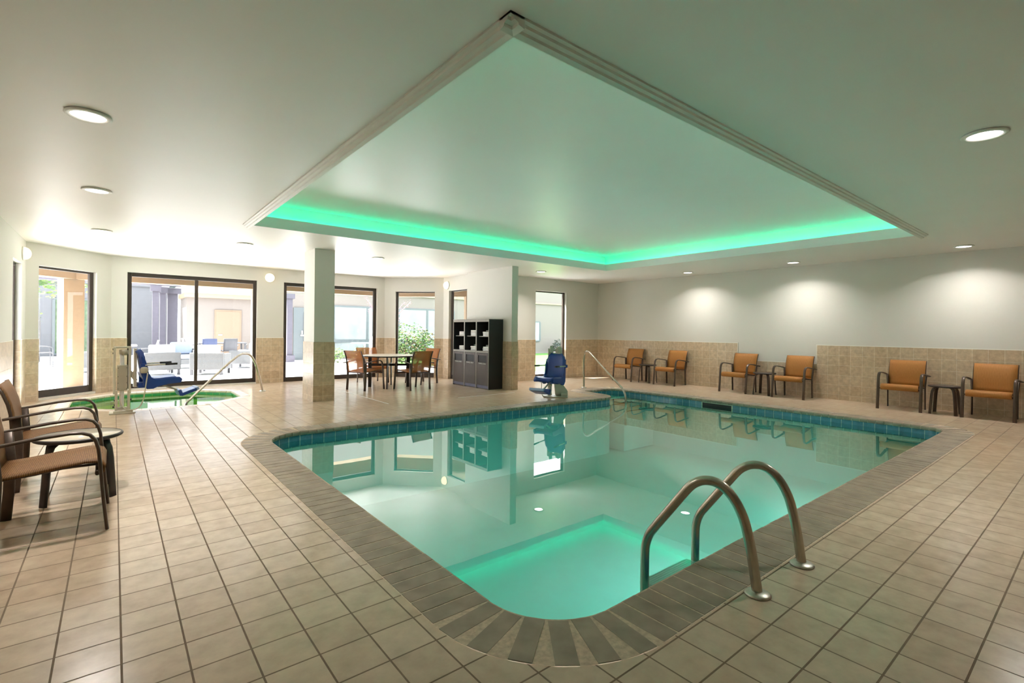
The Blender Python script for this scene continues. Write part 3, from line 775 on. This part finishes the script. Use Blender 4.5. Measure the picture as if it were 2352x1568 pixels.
for x in (-.125, .11): b.box(x-.02, x+.02, -.05, .03, .30, 1.02)
b.box(-.14, .13, -.03, .03, 1.0, 1.03); b.build('mast_frame', 'cream', sp, bevel=.005)
MB().lathe([(.03, .10), (.034, .11), (.034, .90), (.028, .92), (.02, .92)], (-.01, -.01, 0), 18).build('actuator_rod', 'white', sp)
b = MB(); b.box(-.085, .075, -.085, -.03, .35, .745); cv = b.build('actuator_cover', 'creamdark', sp, bevel=.012)
b = MB(); 
for z in (.38, .47, .57, .70):
    for x in (-.07, .06): b.cyl((x, -.087, z), (x, -.084, z), .006, 8)
b.build('screws', 'black', cv)
m = MB(); m.cyl((-.02, -.06, .94), (.065, -.06, .94), .045, 18); m.cyl((.06, -.06, .94), (.08, -.06, .94), .03, 14); m.box(-.06, -.02, -.05, .0, .91, .98); m.build('motor', 'creamdark', sp)
b = MB()
for x, z in ((-.155, .985), (-.155, .925), (-.13, .20), (.11, .205), (-.13, .13), (-.15, .10)): b.cyl((x, -.03, z), (x+.03, -.03, z), .014, 10)
b.build('bolts', 'black', sp)
b = MB(); b.prism([(.12, .66), (.19, .60), (.23, .50), (.19, .46), (.12, .56)], -.02, .02, lambda a, c, w: (a, w, c)); b.build('seat_arm', 'cream', sp)
for c_ in sp.children:
    for v_ in c_.data.vertices: v_.co.x *= .8
    for g_ in c_.children:
        for v_ in g_.data.vertices: v_.co.x *= .8
lift_seat(sp, .255, -.02, .475, .10, 1.0)
m = MB(); m.lathe([(0, 0), (.038, .003), (.05, .03), (.05, .07), (.035, .095), (.0, .10)], (.30, -.285, .62), 18); hs_ = m.build('handset', 'creamdark', sp)
for v in hs_.data.vertices: v.co.y = -.285+(v.co.y+.285)*.45; v.co.x -= .045
m = MB(); m.sweep(smooth([(.30, -.285, .625), (.285, -.28, .5), (.27, -.26, .35), (.25, -.2, .2), (.2, -.17, .09), (.12, -.15, .055), (.03, -.13, .07), (-.03, -.1, .2), (-.03, -.08, .3)]), .008, n=8); m.build('cable', 'cream', sp)
fl = thing('pool_lift', 'accessibility lift with blue moulded seat on a cream stand at the far pool edge', 'pool lift', (6.98, 7.28, 0), RZ)
m = MB(); m.prism([(-.20, -.18), (.28, -.18), (.33, .16), (.10, .26), (-.2, .2)], 0, .02, lambda a, c, w: (a, c, w)); m.build('base_plate', 'cream', fl, bevel=.004)
m = MB()
for y in (-.03, .15): m.prism([(.02, .40), (.10, .40), (.20, .26), (.30, .12), (.30, .02), (.06, .02)], y, y+.02, lambda a, c, w: (a, w, c))
m.box(.10, .30, -.03, .17, .02, .06); m.box(.17, .29, -.08, -.02, .02, .09); m.build('stand_bracket', 'cream', fl, bevel=.003)
m = MB(); m.box(-.10, -.05, .0, .12, .02, .98); m.box(.06, .13, .0, .14, .35, .98); m.box(-.1, .13, .02, .1, .93, .97); m.build('mast_frame', 'creamdark', fl, bevel=.008)
m = MB(); m.cyl((-.05, .02, .05), (-.02, .04, .95), .025, 14); m.build('actuator_rod', 'white', fl)
m = MB(); m.box(-.07, .0, -.02, .06, .90, 1.02); m.cyl((-.035, .02, 1.02), (-.035, .02, 1.04), .03, 14); m.build('motor', 'creamdark', fl, bevel=.01)
m = MB(); m.lathe([(.0, .0), (.045, .0), (.062, .05), (.06, .14), (.055, .22), (.06, .25), (.05, .285), (.02, .305), (0, .308)], (.12, .0, .72), 16); m.build('battery_housing', 'creamdark', fl)
m = MB(); m.box(.155, .235, -.02, .02, .575, .675); m.build('control_box', 'black', fl, bevel=.006)
lift_seat(fl, .03, -.14, .375, math.radians(236), 1.0)
m = MB(); m.sweep(smooth([(-.24, -.2, .36), (-.245, -.2, .2), (-.24, -.19, .08), (-.2, -.17, .03), (-.1, -.1, .035), (-.04, .0, .06)]), .007, n=8); m.build('cable', 'cream', fl)
m = MB(); m.cyl((-.08, -.02, .20), (-.05, -.02, .03), .03, 12); m.cyl((-.1, -.02, .24), (-.02, -.02, .24), .02, 10); m.build('pivot_joint', 'cream', fl)
# ------------------------------------------------------------------ outdoors
struct(fillpoly('courtyard_paving', [[(-1.36, 3.5), (-1.36, 12.03), (-.13, 13.26), (6.03, 13.26), (7.31, 11.97), (7.31, 10.21), (11.66, 10.21), (11.66, 6), (60, 6), (60, 60), (-40, 60), (-40, 3.5)]], -.02, 'paving'))
lw = fillpoly('lawn', [[(11.3, 11.6), (40, 12.5), (40, 22.4), (9.2, 22.4), (8.6, 17.2), (10.2, 15.4)]], -.012, 'grass'); tag(lw, 'bright green lawn outside the right hand windows', 'grass', kind='stuff')
# porch with beam and pillars
po = thing('porch', 'peach stucco porch with square pillars outside the bay windows', 'porch')
m = MB(); outl = [(-2.7, 10.6), (-2.7, 12.55), (-.80, 14.45), (6.72, 14.45), (8.62, 12.55), (8.62, 10.25), (7.32, 10.25), (7.32, 11.97), (6.03, 13.27), (-.13, 13.27), (-1.37, 12.03), (-1.37, 10.6)]
m.prism(outl, 2.72, 3.3, lambda a, c, w: (a, c, w)); m.build('roof_slab', 'peach', po)
def beamseg(p, q, z0, z1, wd):
    e = (Vector(q)-Vector(p)).normalized(); n = Vector((-e.y, e.x))*wd/2
    c = [(p[0]+n.x, p[1]+n.y), (q[0]+n.x, q[1]+n.y), (q[0]-n.x, q[1]-n.y), (p[0]-n.x, p[1]-n.y)]
    return MB().prism(c, z0, z1, lambda a, b, w: (a, b, w))
for p, q in (((-2.6, 12.6), (-.72, 14.45)), ((-.9, 14.45), (6.8, 14.45)), ((6.65, 14.45), (8.5, 12.6)), ((-2.6, 10.7), (-2.6, 12.7))): beamseg(p, q, 2.36, 2.715, .34).build('beam', 'peach', po)
for x, y, a in ((-.74, 14.5, .39), (3.02, 14.47, 0), (6.73, 14.5, -.39), (8.45, 12.45, -.39), (-2.55, 12.5, .39)):
    ca, sa = math.cos(a), math.sin(a); m = MB(); m.box(-.18, .18, -.16, .16, -.02, 2.36, 0, lambda u, v, z, x=x, y=y: (x+u*ca-v*sa, y+u*sa+v*ca, z)); m.build('pillar', 'peach', po)
# buildings
def facade(name, label, x0, x1, y, h, mat, th=.3):
    o = thing(name, label, 'building'); MB().box(x0, x1, y, y+th, -.02, h).build('wall', mat, o); return o
def bwindow(o, xs, y, z0, z1, pane='paneout'):
    f = MB(); x0, x1 = xs[0], xs[-1]
    f.box(x0, x1, y-.05, y-.005, z1-.07, z1); f.box(x0, x1, y-.05, y-.005, z0, z0+.07)
    for x in xs: f.box(x-.05, x+.05, y-.05, y-.005, z0+.07, z1-.07)
    w = f.build('window', 'mullion', o)
    for a, b in zip(xs, xs[1:]): MB().box(a+.05, b-.05, y-.03, y-.015, z0+.07, z1-.07).build('pane', pane, w)
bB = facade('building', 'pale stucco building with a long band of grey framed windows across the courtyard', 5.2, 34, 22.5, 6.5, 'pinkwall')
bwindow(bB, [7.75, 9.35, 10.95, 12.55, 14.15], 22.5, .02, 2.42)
MB().box(7.75, 14.15, 22.43, 22.46, .72, .86).build('sill_rail', 'mullion', bB)
bwindow(bB, [18.6, 20.4], 22.5, .7, 1.95)
m = MB(); m.box(5.2, 34, 22.40, 22.5, 3.0, 3.08); m.build('string_course', 'peach', bB)
d = MB().box(6.02, 6.75, 22.42, 22.5, 0, 2.25).build('glass_door', 'mullion', bB); MB().box(6.42, 6.68, 22.40, 22.42, .1, 2.05).build('door_pane', 'outgrey', d)
m = MB(); m.cyl((6.36, 22.38, 1.1), (6.36, 22.38, 1.25), .03, 10); m.box(6.3, 6.7, 22.36, 22.4, 1.02, 1.07); m.build('door_handle', 'white', d)
bA = thing('outbuilding', 'low peach outbuilding with a flush door behind the wicker chairs', 'building')
MB().box(2.6, 8.0, 27.2, 29.8, -.02, 2.75).build('wall', 'pinkwall', bA)
m = MB(); m.box(2.5, 8.0, 27.0, 29.85, 2.75, 2.95); m.build('eave', 'peach', bA); m = MB(); m.box(2.2, 8.15, 26.9, 29.9, 2.95, 3.2); m.build('roof_edge', 'stone', bA)
m = MB(); m.box(3.72, 4.86, 27.15, 27.2, 0, 2.2); dd = m.build('door', 'peachdoor', bA); MB().box(3.78, 4.80, 27.135, 27.15, 0, 2.13).build('door_leaf', 'peachdoor', dd); m = MB(); m.cyl((3.88, 27.12, 1.0), (4.04, 27.12, 1.0), .03, 10); m.build('door_handle', 'white', dd)
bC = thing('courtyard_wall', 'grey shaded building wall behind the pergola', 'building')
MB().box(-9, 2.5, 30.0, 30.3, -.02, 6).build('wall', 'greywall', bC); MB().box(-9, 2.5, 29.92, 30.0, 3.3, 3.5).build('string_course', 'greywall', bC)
bD = thing('rear_building', 'tall pale building rising behind the low peach outbuilding', 'building'); MB().box(2.9, 9, 33, 33.3, -.02, 6.5).build('wall', 'pinkwall', bD); MB().box(2.9, 9, 32.9, 33, 4.2, 4.4).build('string_course', 'peach', bD)
bwindow(bC, [-2.1, -1.35, -.55], 30.0, .05, 2.6, 'curtain')
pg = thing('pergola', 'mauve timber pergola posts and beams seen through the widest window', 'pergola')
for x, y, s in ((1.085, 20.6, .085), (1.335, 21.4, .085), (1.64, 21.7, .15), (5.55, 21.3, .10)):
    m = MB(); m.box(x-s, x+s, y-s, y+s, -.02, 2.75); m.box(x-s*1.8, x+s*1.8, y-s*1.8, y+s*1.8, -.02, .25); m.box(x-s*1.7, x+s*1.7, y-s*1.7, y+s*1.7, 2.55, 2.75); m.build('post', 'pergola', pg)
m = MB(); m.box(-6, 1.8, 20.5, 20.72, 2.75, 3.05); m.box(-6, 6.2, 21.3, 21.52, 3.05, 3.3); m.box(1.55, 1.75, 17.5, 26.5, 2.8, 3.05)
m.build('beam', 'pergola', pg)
# wicker club chairs
def club(loc, rz, label, cush, tall=.62):
    """faces +x"""
    o = thing('wicker_armchair', label, 'chair', loc, rz, 'wicker club chairs in the courtyard')
    m = MB(); m.box(-.42, -.30, -.43, .43, .13, tall); m.box(-.30, .40, -.43, -.32, .13, tall-.04); m.box(-.30, .40, .32, .43, .13, tall-.04); m.box(-.30, .38, -.32, .32, .13, .30); m.build('wicker_body', 'wicker', o, bevel=.02)
    for x in (-.38, .34):
        for y in (-.38, .38): MB().box(x-.03, x+.03, y-.03, y+.03, -.02, .13).build('leg', 'outgrey', o)
    MB().box(-.28, .38, -.31, .31, .305, .43).build('seat_cushion', cush, o, bevel=.04, seg=3)
    m = MB(); m.box(-.34, -.18, -.31, .31, .44, .84); m.build('back_cushion', cush, o, bevel=.05, seg=3)
    return o
club((1.02, 17.3, 0), 1.72, 'grey wicker armchair with white cushion behind the spa lift seat, outside', 'cushion')
club((2.22, 16.75, 0), 1.15, 'grey wicker armchair with white cushion outside, right of the window mullion', 'cushion')
club((3.55, 18.9, 0), 2.6, 'grey wicker armchair outside, at the right end of the wide window', 'cushion')
club((1.75, 19.6, 0), -1.6, 'wicker armchair with pale blue cushion facing the pool room, outside', 'bluecushion')
club((-.72, 19.3, 0), .3, 'grey wicker armchair with white cushion seen through the angled left window', 'cushion')
o = thing('coffee_table', 'low white coffee table among the wicker armchairs outside', 'table', (1.75, 18.2, 0))
m = MB(); m.box(-.5, .5, -.35, .35, .40, .44); m.build('tabletop', 'white', o, bevel=.005)
for x in (-.44, .44):
    for y in (-.3, .3): MB().box(x-.03, x+.03, y-.03, y+.03, -.02, .40).build('leg', 'outgrey', o)
def patio_chair(loc, rz, label, mat):
    o = thing('patio_chair', label, 'chair', loc, rz, 'patio dining chairs in the courtyard')
    MB().sheet([(.24, .42), (.22, .45), (0, .44), (-.22, .43)], -.24, .24, .02).build('seat', mat, o)
    MB().sheet([(-.22, .44), (-.25, .6), (-.28, .75), (-.33, .92)], -.24, .24, .02).build('backrest', mat, o)
    for s in (-1, 1):
        MB().sweep(smooth([(.23, s*.27, -.02), (.22, s*.27, .5), (.18, s*.27, .63), (-.05, s*.27, .66), (-.28, s*.27, .63)], 4), .02, .012, 8, (0, 1, 0)).build('arm_and_front_leg', 'outgrey', o)
        MB().sweep([(-.28, s*.25, -.02), (-.24, s*.25, .44)], .012, .02, 8, (0, 1, 0)).build('rear_leg', 'outgrey', o)
    return o
patio_chair((2.85, 21.9, 0), 1.45, 'blue backed patio chair at the outdoor dining table', 'outblue')
patio_chair((3.53, 22.1, 0), 1.6, 'grey backed patio chair at the outdoor dining table, right of the blue one', 'outgrey')
patio_chair((2.4, 22.95, 0), .1, 'grey patio chair at the left end of the outdoor dining table', 'outgrey')
patio_chair((4.64, 23.2, 0), 3.3, 'grey patio chair at the right end of the outdoor dining table', 'outgrey')
patio_chair((.80, 19.5, 0), 3.2, 'dark patio chair seen through the left end of the wide window', 'outgrey')
patio_chair((-1.85, 22.6, 0), .2, 'dark patio chair beside the tree trunk, seen through the angled left window', 'outgrey')
def patio_table(loc, label, rx, ry, mat, name='patio_table'):
    o = thing(name, label, 'table', loc)
    m = MB(); m.box(-rx, rx, -ry, ry, .70, .74); m.build('tabletop', mat, o, bevel=.005)
    for x in (-rx+.06, rx-.06):
        for y in (-ry+.06, ry-.06): MB().box(x-.03, x+.03, y-.03, y+.03, -.02, .70).build('leg', 'outgrey', o)
patio_table((3.4, 23.0, 0), 'long outdoor dining table behind the wicker armchairs', .85, .45, 'greywall')
patio_table((.15, 20.75, 0), 'outdoor table with pale top at the left end of the wide window', .45, .45, 'white')
o = thing('bistro_table', 'white round bistro table outside the window behind the dining table', 'table', (8.45, 20.6, 0))
MB().lathe([(0, .73), (.55, .73), (.58, .745), (.55, .76), (0, .76)], n=36).build('tabletop', 'white', o); MB().lathe([(.25, -.02), (.22, .02), (.04, .06), (.035, .73)], n=18).build('pedestal', 'white', o)
o = thing('ash_urn', 'white round topped ash urn standing outside behind the dining table', 'urn', (7.55, 17.6, 0))
MB().lathe([(.14, -.02), (.14, .86), (.135, .95), (.10, 1.03), (.05, 1.07), (0, 1.08)], n=24).build('body', 'stone', o); MB().box(-.04, .04, -.145, -.125, .72, .8).build('slot', 'outgrey', o)
# plants
def leaves(mb, c, r, n, size, mi=0):
    for _ in range(n):
        v = Vector((random.gauss(0, 1), random.gauss(0, 1), random.gauss(0, 1))).normalized()*random.random()**.4
        p = Vector((c[0]+v.x*r[0], c[1]+v.y*r[1], c[2]+v.z*r[2]))
        if p.z < 0: p.z = random.uniform(0, .1)
        q = Matrix.Rotation(random.uniform(0, 6.3), 3, 'Z') @ Matrix.Rotation(random.uniform(-1.2, 1.2), 3, 'X')
        s = size*random.uniform(.6, 1.3)
        mb.add([p+q @ Vector(k) for k in ((-s*.5, 0, 0), (0, -s*.3, .0), (s*.5, 0, 0), (0, s*.3, s*.1))], [(0, 1, 2, 3)], random.choice(mi) if isinstance(mi, (list, tuple)) else mi)
def shrub(name, label, loc, blobs, n, size, mats, stem=.3, cat='shrub', group=None):
    o = thing(name, label, cat, loc, 0, group); m = MB()
    for c, r in blobs: leaves(m, c, r, n, size, list(range(len(mats))))
    m.build('foliage', mats, o, uv=None, recalc=False)
    st = MB()
    for k in range(5): a = k*1.26; st.sweep([(0.04*math.cos(a), .04*math.sin(a), -.02), (.12*math.cos(a), .12*math.sin(a), stem*.6), (.28*math.cos(a), .28*math.sin(a), stem)], [.02, .015, .008], n=6)
    st.build('stem', 'bark', o); return o
shrub('flowering_bush', 'large russet and green bush outside the angled right window', (8.95, 17.6, -.02), [((0, 0, .95), (.95, .6, .75)), ((-.5, .1, .8), (.6, .5, .7)), ((.7, 0, .8), (.7, .5, .6)), ((0, -.1, .45), (1.1, .5, .4))], 800, .11, ['leaf', 'leafred', 'leafyellow', 'leaf'], .9)
for i, (x, y, lab) in enumerate(((6.85, 19.9, 'lime green shrub outside, just right of the tiled pillar'), (7.9, 19.5, 'lime green shrub outside behind the dining chairs'), (8.95, 19.1, 'leafy green shrub outside below the white bistro table'))):
    shrub('garden_shrub', lab, (x, y, -.02), [((0, 0, .3), (.5, .4, .35))], 500, .10, ['leafyellow', 'leaf', 'leafyellow'], .3, group='lime shrubs outside')
shrub('grey_shrub', 'round grey green shrub against the far wall at the right window', (21.3, 21.7, -.02), [((0, 0, .45), (.5, .4, .45))], 700, .10, ['leafdark'], .3, group='grey shrubs by the far wall')
shrub('grey_shrub', 'grey green shrub outside, left of the blue pool lift seat top', (18.3, 21.8, -.02), [((0, 0, .4), (.55, .4, .45))], 600, .10, ['leafdark'], .3, group='grey shrubs by the far wall')
shrub('low_hedge', 'dark low hedge outside under the russet bush', (11.0, 19.6, -.02), [((0, 0, .25), (1.35, .4, .28))], 900, .10, ['leafdark', 'leaf'], .2)
tr = thing('redbud_tree', 'bare redbud tree with pink blossom outside the wide right window', 'tree', (9.5, 20.6, -.02))
m = MB(); m.sweep(smooth([(0, 0, 0), (.02, 0, .6), (-.05, 0, 1.2), (-.1, .0, 1.5)], 3), [.05]*4+[.045]*3+[.04]*3, n=8); m.build('trunk', 'bark', tr)
m = MB(); fl_ = MB()
for k in range(16):
    a = random.uniform(0, 6.3); l = random.uniform(.8, 1.7); st_ = Vector((-.05, 0, random.uniform(.9, 1.5))); d = Vector((math.cos(a)*.8, math.sin(a)*.5, random.uniform(.5, 1.3)))
    pth = smooth([st_, st_+d*l*.5+Vector((0, 0, .1)), st_+d*l], 3); m.sweep(pth, [.018-.013*i/(len(pth)-1) for i in range(len(pth))], n=6)
    for q in pth[2:]: leaves(fl_, q, (.12, .12, .12), 9, .05)
m.build('branches', 'twig', tr); fl_.build('blossom', 'blossom', tr, uv=None, recalc=False)
tr = thing('shade_tree', 'tall tree with grey trunk and green leaves seen at the far left window', 'tree', (-2.35, 25.5, -.02))
m = MB(); m.sweep([(0, 0, 0), (.03, 0, 1.5), (-.05, 0, 3.0), (0, 0, 4.2)], [.2, .17, .15, .1], n=12); m.build('trunk', 'bark', tr)
m = MB(); leaves(m, (0, 0, 3.6), (2.2, 1.6, 1.3), 1500, .2, [0, 1]); leaves(m, (-.6, .5, 1.6), (.8, .6, 1.2), 700, .14, [0, 1]); m.build('foliage', ['leaf', 'leafyellow'], tr, uv=None, recalc=False)
# ------------------------------------------------------------------ sun, sky, camera
s = bpy.data.lights.new('sun', 'SUN'); s.energy = 20; s.angle = .01; s.color = (1, .97, .92)
so = bpy.data.objects.new('sun', s); COL.objects.link(so); d = Vector((.50, -.26, -.83)); so.rotation_euler = d.to_track_quat('-Z', 'Y').to_euler()
wd = bpy.data.worlds.new('sky'); SC.world = wd; wd.use_nodes = True
bg = wd.node_tree.nodes.get('Background') or wd.node_tree.nodes.new('ShaderNodeBackground')
bg.inputs[0].default_value = (.84, .92, 1, 1); bg.inputs[1].default_value = 4.0
A = math.radians(51.03); fwd = Vector((math.cos(A), math.sin(A), 0)); rt = Vector((math.sin(A), -math.cos(A), 0)); up = Vector((0, 0, 1))
rl = math.atan(.0105); X = rt*math.cos(rl)+up*math.sin(rl); Y = -rt*math.sin(rl)+up*math.cos(rl)
cam = bpy.data.cameras.new('camera'); co = bpy.data.objects.new('camera', cam); COL.objects.link(co)
co.matrix_world = Matrix(((X.x, Y.x, -fwd.x, 0), (X.y, Y.y, -fwd.y, 0), (X.z, Y.z, -fwd.z, 1.33), (0, 0, 0, 1)))
cam.sensor_width = 36; cam.lens = 1130/2352*36; cam.shift_y = -24/2352; cam.clip_start = .05; cam.clip_end = 300
SC.camera = co
vs_ = SC.view_settings; vs_.view_transform = 'Standard'; vs_.look = 'None'; vs_.gamma = 1; vs_.use_curve_mapping = False; vs_.exposure = 1.22
cy = SC.cycles; cy.max_bounces = 9; cy.diffuse_bounces = 5; cy.glossy_bounces = 4; cy.use_adaptive_sampling = True; cy.adaptive_threshold = .02; cy.transmission_bounces = 4; cy.transparent_max_bounces = 12
cy.caustics_reflective = False; cy.caustics_refractive = False; cy.sample_clamp_indirect = 6; cy.use_denoising = True
